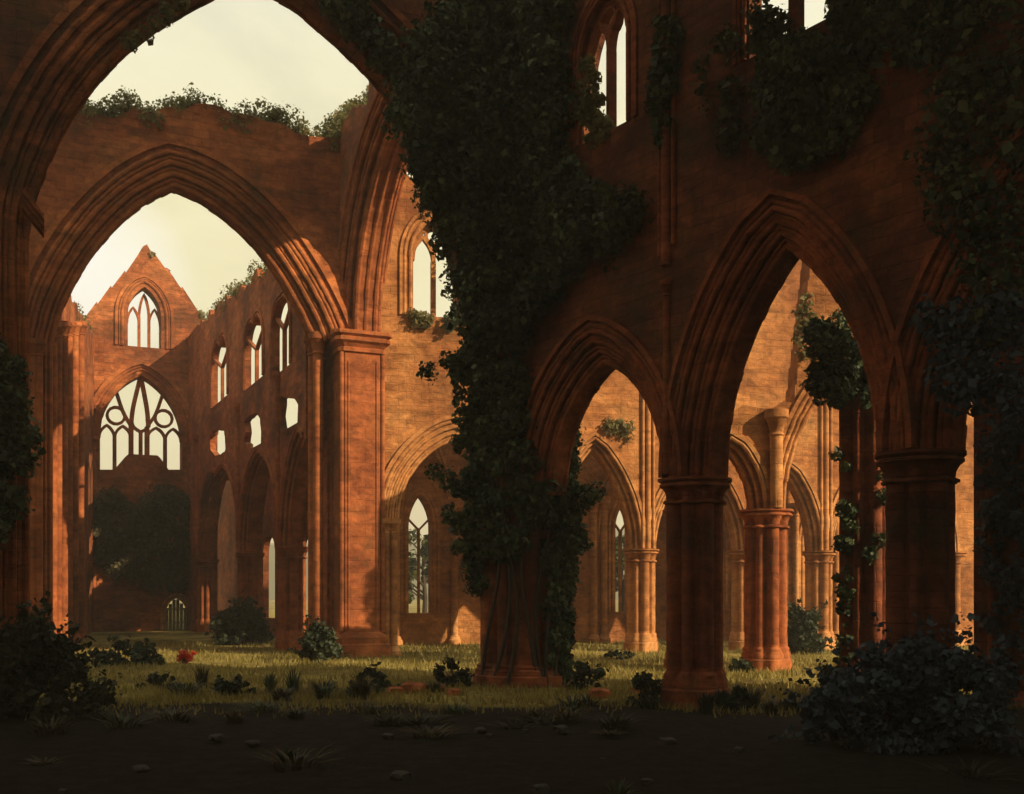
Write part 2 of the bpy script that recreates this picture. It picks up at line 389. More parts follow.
def plant(name, label, cat, X, D, W, H, n, per, leaf, mat, group=None, stems=5, deep=None, z0=0.0, up=0.3, conic=0.0):
    t = empty(name, label, cat, (X, D, z0), group); cs = []; deep = deep or W
    for i in range(n):
        a = random.uniform(0, 2 * math.pi); q = math.sqrt(random.random()); h = random.random()
        s_ = (1 - conic * h) * (math.sqrt(max(0.05, 1 - (max(0, h - 0.35) / 0.68) ** 2)))
        lob = 1 + .42 * noise.noise((math.cos(a) * 1.6 + X, math.sin(a) * 1.6, h * 2.2 + D)) 
        cs.append((math.cos(a) * q * W / 2 * s_ * lob, math.sin(a) * q * deep / 2 * s_ * lob, H * (0.05 + 0.85 * h * (.75 + .5 * lob - .25)), min(W, H) * random.uniform(0.06, 0.2)))
    P, d = clumps(cs, per, .25)
    PT = []
    for i in range(int(n * .45)):          # loose shoots past the outline
        c = random.choice(cs); g_ = Vector((c[0], c[1], (c[2] - H * .3) * 1.1 + H * .25)); g_ = g_.normalized() if g_.length > .01 else Vector((0, 0, 1))
        g_ = (g_ + Vector((random.gauss(0, .35), random.gauss(0, .35), abs(random.gauss(.25, .3))))).normalized(); l_ = min(W, H) * random.uniform(.12, .36)
        p0 = Vector(c[:3]); p1 = p0 + g_ * (l_ + c[3])
        for j in range(9): PT.append(p0.lerp(p1, .3 + .75 * random.random()) + Vector((random.gauss(0, leaf * .4), random.gauss(0, leaf * .4), random.gauss(0, leaf * .3))))
    PA = np.concatenate([P, np.array([tuple(p) for p in PT])]) if PT else P; dA_ = np.concatenate([d, RNG.normal(size=(len(PT), 3)) * .5]) if PT else d
    leafmesh('foliage', mat, PA, leaf, t, up=up, outward=dA_)
    m = MB()
    for i in range(stems):
        a = random.uniform(0, 2 * math.pi); e = (math.cos(a) * W * 0.3, math.sin(a) * deep * 0.3, H * random.uniform(0.6, 0.9))
        m.tube([(e[0] * .08, e[1] * .08, -0.1), (e[0] * .5, e[1] * .5, e[2] * .5), e], [0.02 * H + .01, 0.013 * H + .007, 0.006], 5)
    m.build('stem', BARK, t)
    return t

# ------------------------------------------------------------------ WALL A: the near arcade on the right
dA = (8.13, -11.4)
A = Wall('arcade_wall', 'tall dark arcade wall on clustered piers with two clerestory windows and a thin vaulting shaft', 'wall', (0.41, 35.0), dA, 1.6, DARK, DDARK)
ZS = 5.9
pu = [0.0, A.u(695), A.u(920), A.u(920) + 6.9]
arcs = [(pu[0] + 1.75, pu[1] - 0.84, 9.5), (pu[1] + 0.84, pu[2] - 0.84, 11.1), (pu[2] + 0.84, pu[3] - 0.84, 10.7)]
K = 0.78
out = [(-1.2, ZS)]
for i, (a, b, za) in enumerate(arcs): out += arch(a, b, ZS, za, K)
out += [(pu[3] + 0.6, ZS), (pu[3] + 0.6, -0.4), (46, -0.4), (46, 36), (pu[3] + 3, 36), (pu[3] + 3, 30), (3, 30), (3, 36), (-1.2, 36)]  # tall blank run past the view and raised left end added to cast shade
def lancet(w, px0, px1, pyb, pys, pya, k=0.0):
    a, zb = w.uz(px0, pyb); b, _ = w.uz(px1, pyb); _, zs = w.uz((px0 + px1) / 2, pys); _, za = w.uz((px0 + px1) / 2, pya); zb = w.uz((px0 + px1) / 2, pyb)[1]
    pts = arch(a, b, zs, za, k, 10)
    return [(a - k, zb - k)] + pts + [(b + k, zb - k)], (a, b, zb, zs, za)
w1, g1 = lancet(A, 603, 648, 140, 56, 8)
w2, g2 = lancet(A, 772, 852, 48, -60, -125)
def grow(g, k): return [(g[0] - k, g[2] - .5)] + arch(g[0], g[1], g[3], g[4], k, 10) + [(g[1] + k, g[2] - .5)]
mb_ = MB(); mb_.plate(out, [w1, w2], -.8, -.36); mb_.build('wall', DARK, A.root); mb_ = MB(); mb_.plate(out, [grow(g1, 1.25), grow(g2, 1.1)], -.358, .8); mb_.build('wall_core', DARK, A.root)
for a, b, za in arcs:
    p = arch(a, b, ZS, za, 0, 22)
    A.arch(p, [(0, 0.28, 0.3), (0.28, .54, 0.5), (.54, K, .68)], [(0.04, -0.26, .09), (0.04, 0.26, .09), (0.31, -0.46, .08), (0.31, .46, .08), (0.16, -.32, .06), (0.42, -.53, .06), (.57, -.64, .08), (.57, .64, .08), (.68, -.7, .05), (K + 0.03, -0.8, .075), (K + .2, -0.8, .05)], (K + 0.34, 0.14, 0.12))
def two_light(w, g, name='tracery', mw=0.16, y=0.0):
    a, b, zb, zs, za = g; m = (a + b) / 2; W = b - a
    bars = [([(m, zb), (m, zs)], mw)]
    bars.append((arch(a + mw * .2, m, zs, zs + W * .52, 0, 8), mw * .8)); bars.append((arch(m, b - mw * .2, zs, zs + W * .52, 0, 8), mw * .8))
    cz = zs + (za - zs) * 0.62; r = W * 0.17
    bars.append(([(m + r * math.cos(t), cz + r * math.sin(t)) for t in [math.pi - 2 * math.pi * i / 14 for i in range(15)]], mw * .7))
    bars.append((arch(a, b, zs, za, -mw * .3, 10), mw * .8))
    return w.tracery(bars, y, 0.28, name=name)
for g, mw_ in ((g1, .13), (g2, .24)):
    p = [(g[0], g[2])] + arch(g[0], g[1], g[3], g[4], 0, 10) + [(g[1], g[2])]
    A.arch(p, [], [(0.12, -.82, .07), (0.3, -.82, .05)], (0.36, 0.12, 0.08), name='window'); two_light(A, g, 'tracery', mw_, -.5)
# vaulting shaft, broken off at mid height
us = A.u(690)
A.shaft(us - .0, -0.86, 13.0 - 1.6, 27.9, 0.14, cap=False, base=False, name='vaulting_shaft')
A.shaft(us - .26, -0.84, 11.7, 27.9, 0.07, cap=False, base=False, name='vaulting_shaft')
A.shaft(us + .26, -0.84, 11.9, 27.9, 0.07, cap=False, base=False, name='vaulting_shaft')
A.shaft(us, -0.84, ZS + .1, 11.0, 0.1, cap=True, base=False, name='vaulting_shaft')
GP = 'clustered piers of the near arcade'
def on(w, u, y=0.0): return w.w(u, y, 0)[:2]
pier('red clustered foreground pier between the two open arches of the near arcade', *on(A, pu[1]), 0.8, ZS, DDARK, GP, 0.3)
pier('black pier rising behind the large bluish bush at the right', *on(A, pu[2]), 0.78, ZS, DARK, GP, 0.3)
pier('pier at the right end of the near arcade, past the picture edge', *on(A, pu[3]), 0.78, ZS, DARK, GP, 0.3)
pier('massive crossing pier wrapped in dark ivy with bare red stone near its foot', 0.30, 35.0, 1.32, 12.6, DDARK, None, 0.2, name='crossing_pier', base_h=.7)

# ------------------------------------------------------------------ aisle wall A2 on the far right
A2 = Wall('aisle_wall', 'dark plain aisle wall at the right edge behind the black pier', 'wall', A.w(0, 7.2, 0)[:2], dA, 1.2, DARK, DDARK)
A2.body(ragged([(11.4, 24), (46, 24)], .3, 1.2) + [(46, -.4), (11.4, -.4)])
A2.shaft(12.0, -.62, 0, 9, .16); A2.shaft(12.9, -.62, 0, 9, .16)

# ------------------------------------------------------------------ N: near crossing arch
ax = Vector((.91, .41)).normalized()
N = Wall('crossing_arch', 'great near crossing arch framing the open sky at the upper left', 'arch', Vector((.30, 35)) - ax * 26, ax, 2.0, DARK, STONE)
ln = N.tr([(27, 330), (27, 232), (44, 168), (72, 112), (108, 66), (150, 30), (192, 4), (243, -22)])
rn = N.tr([(243, -22), (292, 0), (330, 32), (362, 62), (388, 92), (408, 128), (428, 178), (446, 232), (462, 292)])
pN = smooth(ln) + smooth(rn)[1:]
kN = 0.9
o = offset(pN, kN)
o[0] = (o[0][0], pN[0][1])
out = [(-4, -.4), (o[0][0], -.4)] + o + [(27.3, pN[-1][1]), (27.3, 36), (23, 36), (22, 28), (-4, 27)]  # right top raised out of view to shade the nave arch
N.body(out)
jl = N.u(27)
pj = [(jl, -.3)] + pN
N.arch(pj, [(0, .32, .4), (.32, .62, .68), (.62, kN, .9)], [(.03, -.36, .1), (.03, .36, .1), (.2, -.45, .07), (.35, -.64, .1), (.35, .64, .1), (.5, -.74, .07), (.68, -.88, .1), (.68, .88, .1), (kN + .05, -1.0, .09)], (kN + .3, .2, .14), mat=STONE)
# slanting corbel block left at the springing of the arch
m = MB()
for k, (q, h) in enumerate(((.55, .16), (.45, .16), (.34, .14))):
    u0, z0 = N.uz(22, 212); u1, z1 = N.uz(43, 238)
    m.add([(u0, -1.0 - q, z0 - k * .15), (u1, -1.0 - q, z1 - k * .15), (u1, -0.98, z1 - k * .15), (u0, -0.98, z0 - k * .15),
           (u0, -1.0 - q, z0 - k * .15 + h), (u1, -1.0 - q, z1 - k * .15 + h), (u1, -0.98, z1 - k * .15 + h), (u0, -0.98, z0 - k * .15 + h)],
          [(0, 1, 2, 3), (4, 5, 6, 7), (0, 1, 5, 4), (1, 2, 6, 5), (2, 3, 7, 6), (3, 0, 4, 7)])
m.build('corbel', STONE, N.root)

# ------------------------------------------------------------------ E: second crossing arch with ruined top
PC = Vector((-7.2, 51.0))
E = Wall('nave_arch', 'second crossing arch opening to the nave, its broken top overgrown with weeds against the sky', 'arch', PC - ax * 16, ax, 2.0, STONE, DRESS)
le = E.tr([(51, 345), (60, 312), (80, 272), (108, 234), (140, 205), (172, 188)])
re_ = E.tr([(172, 188), (204, 202), (236, 226), (264, 256), (288, 292), (304, 322), (314, 346)])
pE = smooth(le) + smooth(re_)[1:]; kE = 1.15
o = offset(pE, kE); o[0] = (o[0][0], pE[0][1]); o[-1] = (o[-1][0], pE[-1][1])
top = E.tr([(424, 104), (400, 112), (372, 130), (350, 146), (330, 150), (306, 142), (280, 136), (246, 128), (212, 118), (180, 120), (150, 124), (112, 126), (76, 118), (20, 104), (-40, 100)])
out = [(E.u(-40), -.4), (o[0][0], -.4)] + o + [(17.4, pE[-1][1]), (17.4, top[0][1])] + ragged(top[1:], .22, .8)
E.body(out)
jE = E.u(51)
E.arch([(jE, -.3)] + pE, [(0, .4, .4), (.4, .78, .68), (.78, kE, .9)], [(.04, -.36, .12), (.04, .36, .12), (.24, -.46, .08), (.44, -.64, .12), (.44, .64, .12), (.62, -.72, .08), (.82, -.86, .12), (.82, .86, .12), (1.0, -.94, .08), (kE + .05, -1.0, .1)], (kE + .35, .22, .14))
for u_, y_ in ((E.u(317), -.2), (E.u(315), .35)): E.shaft(u_, y_, 0, 14.67, .24)
for px in (26, 32, 38): E.shaft(E.u(px), -1.05, 0, E.uz(px, 345)[1], .17, base=True, cap=True)

# big square crossing pier
PQ = PC + Vector((-ax.y, ax.x)) * .95 - ax * .12
t = empty('square_pier', 'tall square sunlit pier with moulded capital carrying ribbed shafts', 'pier', (PQ.x, PQ.y, 0), None, Matrix.Rotation(math.atan2(ax.y, ax.x), 4, 'Z'))
def sq(a, b, z, ch=.22): return [(-a + ch, -b, z), (a - ch, -b, z), (a, -b + ch, z), (a, b - ch, z), (a - ch, b, z), (-a + ch, b, z), (-a, b - ch, z), (-a, -b + ch, z)]
ha, hb = 1.02, 2.3
m = MB(); m.rings([sq(ha + .3, hb + .3, -.3), sq(ha + .3, hb + .3, .5), sq(ha + .2, hb + .2, .58), sq(ha + .2, hb + .2, .85), sq(ha + .06, hb + .06, 1.05), sq(ha, hb, 1.1)]); m.build('base', DRESS, t)
m = MB(); m.rings([sq(ha, hb, 1.1), sq(ha, hb, 13.7)])
m.build('shaft', DRESS, t)
m = MB()
for sx in (-1, 1):
    m.tube([(sx * (ha - .06), -hb + .04, 1.1), (sx * (ha - .06), -hb + .04, 13.7)], .1, 8)
    m.tube([(sx * (ha - .36), -hb - .0, 1.1), (sx * (ha - .36), -hb - .0, 13.3)], .05, 6)
m.tube([(ha, -.3, 1.1), (ha, -.3, 13.7)], .1, 8); m.tube([(-ha, -.3, 1.1), (-ha, -.3, 13.7)], .1, 8)
m.build('corner_roll', DRESS, t, smooth=True)
m = MB(); m.rings([sq(ha, hb, 13.7), sq(ha + .1, hb + .1, 13.74), sq(ha + .1, hb + .1, 13.9), sq(ha + .02, hb + .02, 13.95), sq(ha + .14, hb + .14, 14.1), sq(ha + .28, hb + .28, 14.2), sq(ha + .28, hb + .28, 14.36), sq(ha + .2, hb + .2, 14.4), sq(ha + .34, hb + .34, 14.5), sq(ha + .34, hb + .34, 14.66)])
m.build('capital', DRESS, t)

# ------------------------------------------------------------------ F: crossing arch seen edge on, springing from the square pier
Fw = Wall('side_crossing_arch', 'ribbed crossing arch springing from the square pier towards the ivy, seen almost edge on', 'arch', PC, Vector((.41, 35)) - PC, 2.2, STONE, DRESS)
pF = arch(1.35, 16.2, 14.67, 22.4, 0, 24); kF = 1.1
o = offset(pF, kF); o[0] = (o[0][0], 14.67); o[-1] = (o[-1][0], 14.67)
Fw.body([(-1.0, 14.67)] + o + [(17.2, 14.67), (17.2, 36)] + ragged([(6.6, 36), (5.9, 25), (5, 23.6), (3, 23.9), (-1.0, 23.4)], .25, .8))  # near end raised out of view to keep sun off the nave arch
Fw.arch(pF, [(0, .36, .5), (.36, .74, .78), (.74, kF, 1.0)], [(.03, -.44, .13), (.03, 0, .13), (.03, .44, .13), (.38, -.72, .12), (.38, .72, .12), (.2, -.5, .08), (.58, -.82, .08), (.76, -.98, .12), (.76, .98, .12), (.94, -1.06, .08), (kF + .05, -1.12, .1)])

# ------------------------------------------------------------------ C: lit transept wall with arches beyond
C = Wall('transept_wall', 'sunlit ochre transept wall with a two light window and a row of pointed arches', 'wall', (-5.6, 51.2), (.97, .243), 1.3, GOLD, DGOLD)
zc1 = C.uz(388, 520)[1]; zc2 = 5.0
c_ = [C.u(p) for p in (397, 508)]
ar = [(c_[0], c_[1], zc1, C.uz(447, 440)[1])]
cp = [C.u(p) for p in (539, 641, 745, 819, 886, 950)]
for a, b, ap in zip(cp[:-1], cp[1:], (450, 464, 470, 470, 470)):
    ar.append((a + .62, b - .62, zc2, C.uz((639 if b == cp[1] else 700), ap)[1] if b == cp[1] else zc2 + min(4.2, (b - a) * .95)))
out = [(-.8, -.4), (ar[0][0] - .8, -.4)] + arch(*ar[0], .8) + [(ar[0][1] + .8, -.4), (cp[0] - .3, -.4), (cp[0] - .3, zc2), ]
for q in ar[1:]: out += arch(*q, .4)
out += [(cp[-1], zc2), (cp[-1], -.4), (34, -.4), (34, 23)] + ragged([(33, 22.5), (20, 23), (8, 23), (-.8, 22)], .3, 1.0)
w3, g3 = lancet(C, 411, 455, 320, 262, 222)
C.body(out, [w3])
C.arch([(g3[0], g3[2])] + arch(g3[0], g3[1], g3[3], g3[4], 0, 10) + [(g3[1], g3[2])], [], [(.14, -.66, .1), (.4, -.66, .08)], (.5, .14, .1), name='window'); two_light(C, g3, 'tracery', 0.22)
for q in ar:
    p = arch(*q, 0, 16)
    if q is ar[0]:
        C.arch(p, [(0, .27, .25), (.27, .54, .4), (.54, .8, .54)], [(.03, -.24, .09), (.15, -.27, .06), (.3, -.38, .09), (.42, -.41, .06), (.57, -.52, .09), (.68, -.55, .06), (.83, -.65, .1)], (.95, .18, .14)); continue
    C.arch(p, [(0, .2, .28), (.2, .4, .46)], [(.02, -.27, .08), (.22, -.45, .07), (.43, -.65, .08), (.02, .27, .08)], (.55, .15, .1))
for u_ in (ar[0][0] - .25, ar[0][0] - .62): C.shaft(u_, -.78, 0, zc1, .17, base=True, cap=True)
C.shaft(ar[0][1] + .25, -.78, 0, zc1, .17)
GC = 'piers of the sunlit transept arcade'
labs = [('ochre pier half hidden behind the ivy covered crossing pier', ), ('ochre clustered pier seen through the arch left of the near arcade pier',), ('lit pier seen in the gap between the two red foreground piers',),
        ('pale lit pier behind the green shrub', ), ('ochre pier hidden behind the broken ivy topped pier',), ('pale pier seen beside the black pier at the right',)]
for u_, l in zip(cp, labs): pier(l[0], *on(C, u_), 0.74, zc2, DGOLD, GC, .25)
for u_ in (cp[1] + .1, cp[3]):
    for du, r in ((0, .13), (-.27, .08), (.27, .08)): C.shaft(u_ + du, -.72, zc2 + .02, 15, r, base=False, cap=False)

# ------------------------------------------------------------------ D: aisle wall behind C with lancets
Dw = Wall('outer_wall', 'outer aisle wall with narrow traceried lancets, glimpsed through the transept arches', 'wall', C.w(0, 9.5, 0)[:2], (.97, .243), 1.2, GOLD, DGOLD)
hs = []; gs = []
for a, b, yb, ys, ya in ((407, 430, 613, 528, 496), (612, 628, 612, 530, 504), (702, 716, 612, 545, 520), (800, 812, 612, 545, 515), (960, 978, 612, 520, 470)):
    h_, g_ = lancet(Dw, a, b, yb, ys, ya); hs.append(h_); gs.append(g_)
Dw.body(ragged([(40, 15), (20, 15.5), (1, 15)], .3, 1.0) + [(1, -.4), (40, -.4)], hs)
for g_ in gs:
    Dw.arch([(g_[0], g_[2])] + arch(g_[0], g_[1], g_[3], g_[4], 0, 10) + [(g_[1], g_[2])], [], [(.15, -.6, .1)], (.3, .14, .08), name='window')
    a, b, zb, zs, za = g_; mm = (a + b) / 2
    Dw.tracery([([(mm, zb), (mm, zs - .1)], .14), ([(mm, zs - .12), (a, zs + .55)], .1), ([(mm, zs - .12), (b, zs + .55)], .1)], 0, .2, name='tracery')
for px in (395, 452, 590, 600, 668, 730, 790, 830): Dw.shaft(Dw.u(px), -.7, 0, 8.2, .2)
for a, b in ((399, 449), (595, 664), (672, 728)):
    p = arch(Dw.u(a), Dw.u(b), 6.2, 11.5, 0, 14); Dw.arch(p, [(0, .3, .72)], [(.05, -.74, .1), (.28, -.74, .1)], name='blind_arch')

# ------------------------------------------------------------------ B: middle wall with the lit pier
B = Wall('inner_arcade_wall', 'rough brick red wall over the middle pier, seen through the right hand open arch', 'wall', (5.9, 41.25), (1, 0), 1.4, GOLD, DGOLD)
zB = 6.0
bp = [B.u(p) for p in (688, 766, 903)]
out = [(bp[0] - .7, zB)] + arch(bp[0] + .6, bp[1] - .6, zB, 8.2, .4) + arch(bp[1] + .6, bp[2] - .6, zB, 11.0, .4) + [(bp[2] + .7, zB)] + ragged([(bp[2] + .7, 14.5), (bp[2] - 2, 17.5), (5.3, 17), (4.9, 13), (4.5, 9.9), (bp[0] - .7, 9.2)], .2, .7)
B.body(out)
for a, b, za in ((bp[0] + .6, bp[1] - .6, 8.2), (bp[1] + .6, bp[2] - .6, 11.0)):
    B.arch(arch(a, b, zB, za, 0, 16), [(0, .2, .3), (.2, .4, .5)], [(.02, -.29, .09), (.22, -.49, .08), (.44, -.7, .09), (.02, .29, .09)], (.55, .15, .1))
B.shaft(B.u(771), -.85, zB + .02, 9.6, .24, base=False, cap=True, name='vaulting_shaft')
GB = 'piers of the inner arcade'
pier('inner arcade pier hidden behind the pier between the open arches', *on(B, bp[0]), 0.78, zB, DRESS, GB, .2)
pier('red clustered pier with sunlit right shafts, seen through the right open arch', *on(B, bp[1]), 0.84, zB, DRESS, GB, .2)
pier('inner arcade pier behind the ivy topped broken pier', *on(B, bp[2]), 0.78, zB, DRESS, GB, .2)
# broken pier with ivy cap
bx, by, _ = at(866, 0, 33)
def brk(x, y, z): return 9.3 + 0.5 * math.sin(x * 5 + 1) + 0.4 * math.cos(y * 7) + x * .5
pier('broken pier with a ragged top under a bushy ivy crown', bx, by, .82, 9.3, DDARK, None, .1, capital=False, name='broken_pier', top_fn=brk)

# ------------------------------------------------------------------ H: nave wall, right of the nave
H0 = Vector((-23.3, 82)); dH = Vector((-8.9, 51)) - H0
H = Wall('nave_wall', 'long nave wall with low arches, ragged triforium holes and pointed clerestory windows', 'wall', H0, dH, 1.3, STONE, DRESS)
zH = 5.2
hp = [H.u(p) for p in (207, 250, 292, 334)]
out = [(-2.5, -.4), (hp[0] - .5, -.4), (hp[0] - .5, zH)]
harcs = []
hE = H.u(319.5)
for a, b in zip(hp[:-1], hp[1:]):
    harcs.append((a + .6, b - .6, zH, 10.2)); out += [p for p in arch(a + .6, b - .6, zH, 10.2, .35) if p[0] < hE - .05]
zl = out[-1][1]; out += [(hE, zl)]
tp = H.tr([(319.5, 246), (305, 252), (285, 262), (272, 272), (256, 286), (240, 300), (222, 312), (207, 325)])
out += ragged(tp, .35, .8) + [(-2.5, tp[-1][1])]
hh = []; hg = []
for a, b, yb, ys, ya in ((222, 238, 402, 368, 348), (256, 275, 384, 350, 326), (285, 303, 372, 330, 303)):
    q, g_ = lancet(H, a, b, yb, ys, ya); hh.append(q); hg.append(g_)
def hole(px0, px1, y0, y1):
    P = []
    cx, cy, rx, ry = (px0 + px1) / 2, (y0 + y1) / 2, (px1 - px0) / 2, (y1 - y0) / 2
    for i in range(18):
        t = -2 * math.pi * i / 18; q = random.choice((.82, .9, 1.0, 1.03))
        sgn = lambda c: math.copysign(abs(c) ** .55, c)
        P.append((cx + rx * q * sgn(math.cos(t)), cy + ry * q * sgn(math.sin(t))))
    return H.tr(P)
for q in ((220, 237, 430, 456), (255, 274, 414, 451), (291, 313, 395, 438)): hh.append(hole(*q))
mb_ = MB(); mb_.plate([p for p in out if p[1] < 10.9] + [(hE, 10.95), (-2.5, 10.95)], [], -.65, .65); mb_.build('wall', STONE, H.root)
mb_ = MB(); mb_.plate([(-2.5, 10.95), (hE, 10.95)] + [p for p in out if p[1] > 13], hh, -.65, -.27); mb_.build('clerestory', STONE, H.root)
for q in harcs: H.arch([p for p in arch(*q, 0, 14) if p[0] < hE - .4], [(0, .18, .28), (.18, .35, .46)], [(.02, -.28, .08), (.2, -.46, .08), (.38, -.65, .09)], (.5, .15, .1))
for g_ in hg:
    H.arch([(g_[0], g_[2])] + arch(g_[0], g_[1], g_[3], g_[4], 0, 10) + [(g_[1], g_[2])], [], [(.12, -.65, .1)], (.3, .14, .08), name='window')
    a, b, zb, zs, za = g_; mm = (a + b) / 2
    H.tracery([([(mm, zb), (mm, zs)], .2), ([(mm, zs), (a + .1, zs + 1.0)], .14), ([(mm, zs), (b - .1, zs + 1.0)], .14)], -.46, .2, name='tracery')
for u_ in hp[:-1]: H.shaft(u_, -.7, zH + .3, 14, .16, base=False, cap=True)
GH = 'piers of the nave arcade'
for u_, l in zip(hp[:-1], ('nave pier farthest back, next to the west wall', 'nave pier behind the round bush in the nave', 'nearest nave pier, left of the square sunlit pier', 'nave pier hidden behind the square sunlit pier')):
    pier(l, *on(H, u_), 0.72, zH, DRESS, GH, .4)
J = Wall('nave_aisle_wall', 'aisle wall with slim bright lancets seen through the nave arches', 'wall', H.w(0, 3.2, 0)[:2], dH, .4, STONE, DRESS)
jh = []
for a, b in ((266, 278), (302, 315)):
    q, g_ = lancet(J, a, b, 618, 556, 538); jh.append(q)
J.body([(-11, -.4), (26, -.4), (26, 12)] + ragged([(26, 12), (-11, 12)], .2, 1.0), jh)

# ------------------------------------------------------------------ G: west wall with gable, great window, door
G = Wall('west_wall', 'gabled west wall with a great traceried window, a small gable window and a pale door', 'wall', (-27.7, 82), ax, 1.4, STONE, DRESS)
aW, bW = G.u(99), G.u(181); zsW = G.uz(140, 440)[1]; zaW = G.uz(140, 377)[1]; zbW = G.uz(140, 478)[1]
wW = [(aW, zbW)] + arch(aW, bW, zsW, zaW, 0, 16) + [(bW, zbW)]
gW, gg = lancet(G, 127, 160, 349, 318, 289)
dW, dg = lancet(G, 165, 187, 634, 612, 598); 
gout = G.tr([(60, 332), (78, 327)]) + G.tr([(84, 320), (96, 304), (97, 306), (110, 288), (111, 290), (124, 273), (125, 275), (136, 259), (142, 249), (146, 247), (151, 256), (152, 254), (165, 272), (166, 270), (180, 291), (181, 289), (196, 312), (205, 324), (216, 330)])
G.body([(G.u(216), -.4), (G.u(60), -.4)] + gout, [wW, gW, dW])
pW = [(aW, zbW)] + arch(aW, bW, zsW, zaW, 0, 20) + [(bW, zbW)]
m = MB()
G.arch(pW, [(.0, .25, .5)], [(.1, -.52, .14), (.45, -.72, .1), (.72, -.72, .12)], (.8, .3, .3), name='window')
bars = []
ms = [G.u(p) for p in (114.5, 131, 147, 165)]
W_ = bW - aW
def zin(u): # height of the window arch at u
    P = arch(aW, bW, zsW, zaW, 0, 40); return min((abs(p[0] - u), p[1]) for p in P)[1]
for i, u_ in enumerate(ms): bars.append(([(u_, zbW - .05), (u_, zsW + (.2 if i in (0, 3) else 1.0))], .34 if i in (1, 2) else .26))
mid = (aW + bW) / 2
zz = zsW + 1.0
bars.append((smooth([(ms[1], zz), (ms[1] + .15, zz + 1.4), (mid - .05, zaW - .15)]), .3)); bars.append((smooth([(ms[2] + .1, zz), (ms[2] - .02, zz + 1.4), (mid + .05, zaW - .15)][::1]), .3))
zy = G.uz(140, 432)[1]
bars.append(([(mid, zbW - .05), (mid, zy)], .26)); bars.append((smooth([(mid, zy), (mid - .5, zy + .35), (ms[1], zy + 1.0)][::-1]), .22)); bars.append((smooth([(mid, zy), (mid + .5, zy + .35), (ms[2], zy + 1.0)]), .22))
for (x0, x1) in ((aW, ms[1]), (ms[2], bW)):
    xm = ms[0] if x0 == aW else ms[3]
    zt = zsW + .2
    bars.append((arch(x0, xm, zt - .2, zt + .75, 0, 6), .2)); bars.append((arch(xm, x1, zt - .2, zt + .75, 0, 6), .2))
    r = .62; cz = zt + 1.5; cxx = xm + (.1 if x0 == aW else -.1)
    bars.append(([(cxx + r * math.cos(t_), cz + r * math.sin(t_)) for t_ in [math.pi - 2 * math.pi * i / 14 for i in range(15)]], .2))
    e0, e1 = (x0, ms[1]) if x0 == aW else (x1, ms[2])
    bars.append((smooth(([(e1, zz), (e1 + (e0 - e1) * .25, zz + 1.0), (e1 + (e0 - e1) * .45, zin(e1 + (e0 - e1) * .45))])), .24))
G.tracery(bars, 0, .35, name='tracery')
# masonry left standing in the lower half of the window
m = MB(); zt1 = G.uz(140, 455)[1]
m.plate([(aW, zbW - .02), (bW, zbW - .02), (bW, G.uz(181, 470)[1]), (G.u(168), G.uz(168, 470)[1]), (G.u(160), zt1 - .2), (G.u(157), zt1), (G.u(128), zt1), (G.u(124), zt1 - .3), (G.u(114), G.uz(114, 470)[1]), (aW, G.uz(99, 470)[1])], [], -.3, .1)
m.build('window_infill', STONE, G.root)
a, b, zb, zs, za = gg; W2 = b - a
G.arch([(a, zb)] + arch(a, b, zs, za, 0, 12) + [(b, zb)], [(0, .2, .5)], [(.1, -.52, .12), (.4, -.72, .12), (.6, -.72, .08)], (.7, .2, .15), name='window')
l1, l2 = a + W2 * .36, a + W2 * .66
G.tracery([([(l1, zb), (l1, zs)], .2), ([(l2, zb), (l2, zs)], .2), (arch(a, l1, zs - .5, zs + .7, 0, 6), .16), (arch(l1, l2, zs, za - .4, 0, 6), .18), (arch(l2, b, zs - .5, zs + .7, 0, 6), .16)], 0, .25, name='tracery')
a, b, zb, zs, za = dg
m = MB()
for i in range(6):
    x0 = a + (b - a) * i / 6; x1 = a + (b - a) * (i + 1) / 6 - .03
    xm = (x0 + x1) / 2; m.box(x0, x1, -.1 - .01 * (i % 2), .0, -.05, min(zs + (za - zs) * (1 - abs((xm - (a + b) / 2) / ((b - a) / 2)) ** 1.3), za))
dr = m.build('door', DOORM, G.root)
for z_ in (.5, 1.5):
    m = MB(); m.box(a + .05, b - .05, -.16, -.112, z_, z_ + .15); m.build('ledge', DOORM, dr)
G.arch([(a, zb)] + arch(a, b, zs, za, 0, 10) + [(b, zb)], [], [(.1, -.7, .1)], (.25, .16, .12), name='door_surround', mat=DGOLD)
for px in (92, 193, 203): G.shaft(G.u(px), -.75, 0, zsW, .25)

# ------------------------------------------------------------------ K: left nave wall
Kw = Wall('north_nave_wall', 'narrow red nave wall with upright shafts at the left of the nave arch', 'wall', (-20.8, 46.5), (-11.0, 36.0), 1.2, STONE, DRESS)
ue = Kw.u(89)
Kw.body([(0, -.4), (ue, -.4), (ue, Kw.uz(84, 332)[1])] + ragged(Kw.tr([(84, 332), (78, 327), (70, 312), (60, 298), (48, 282), (40, 270)]), .2, 1.0) + [(0, 22)])
for px in (53, 58, 64, 69, 75, 81): Kw.shaft(Kw.u(px, -.7), -.7, 0, Kw.uz(px, 352)[1], .2)

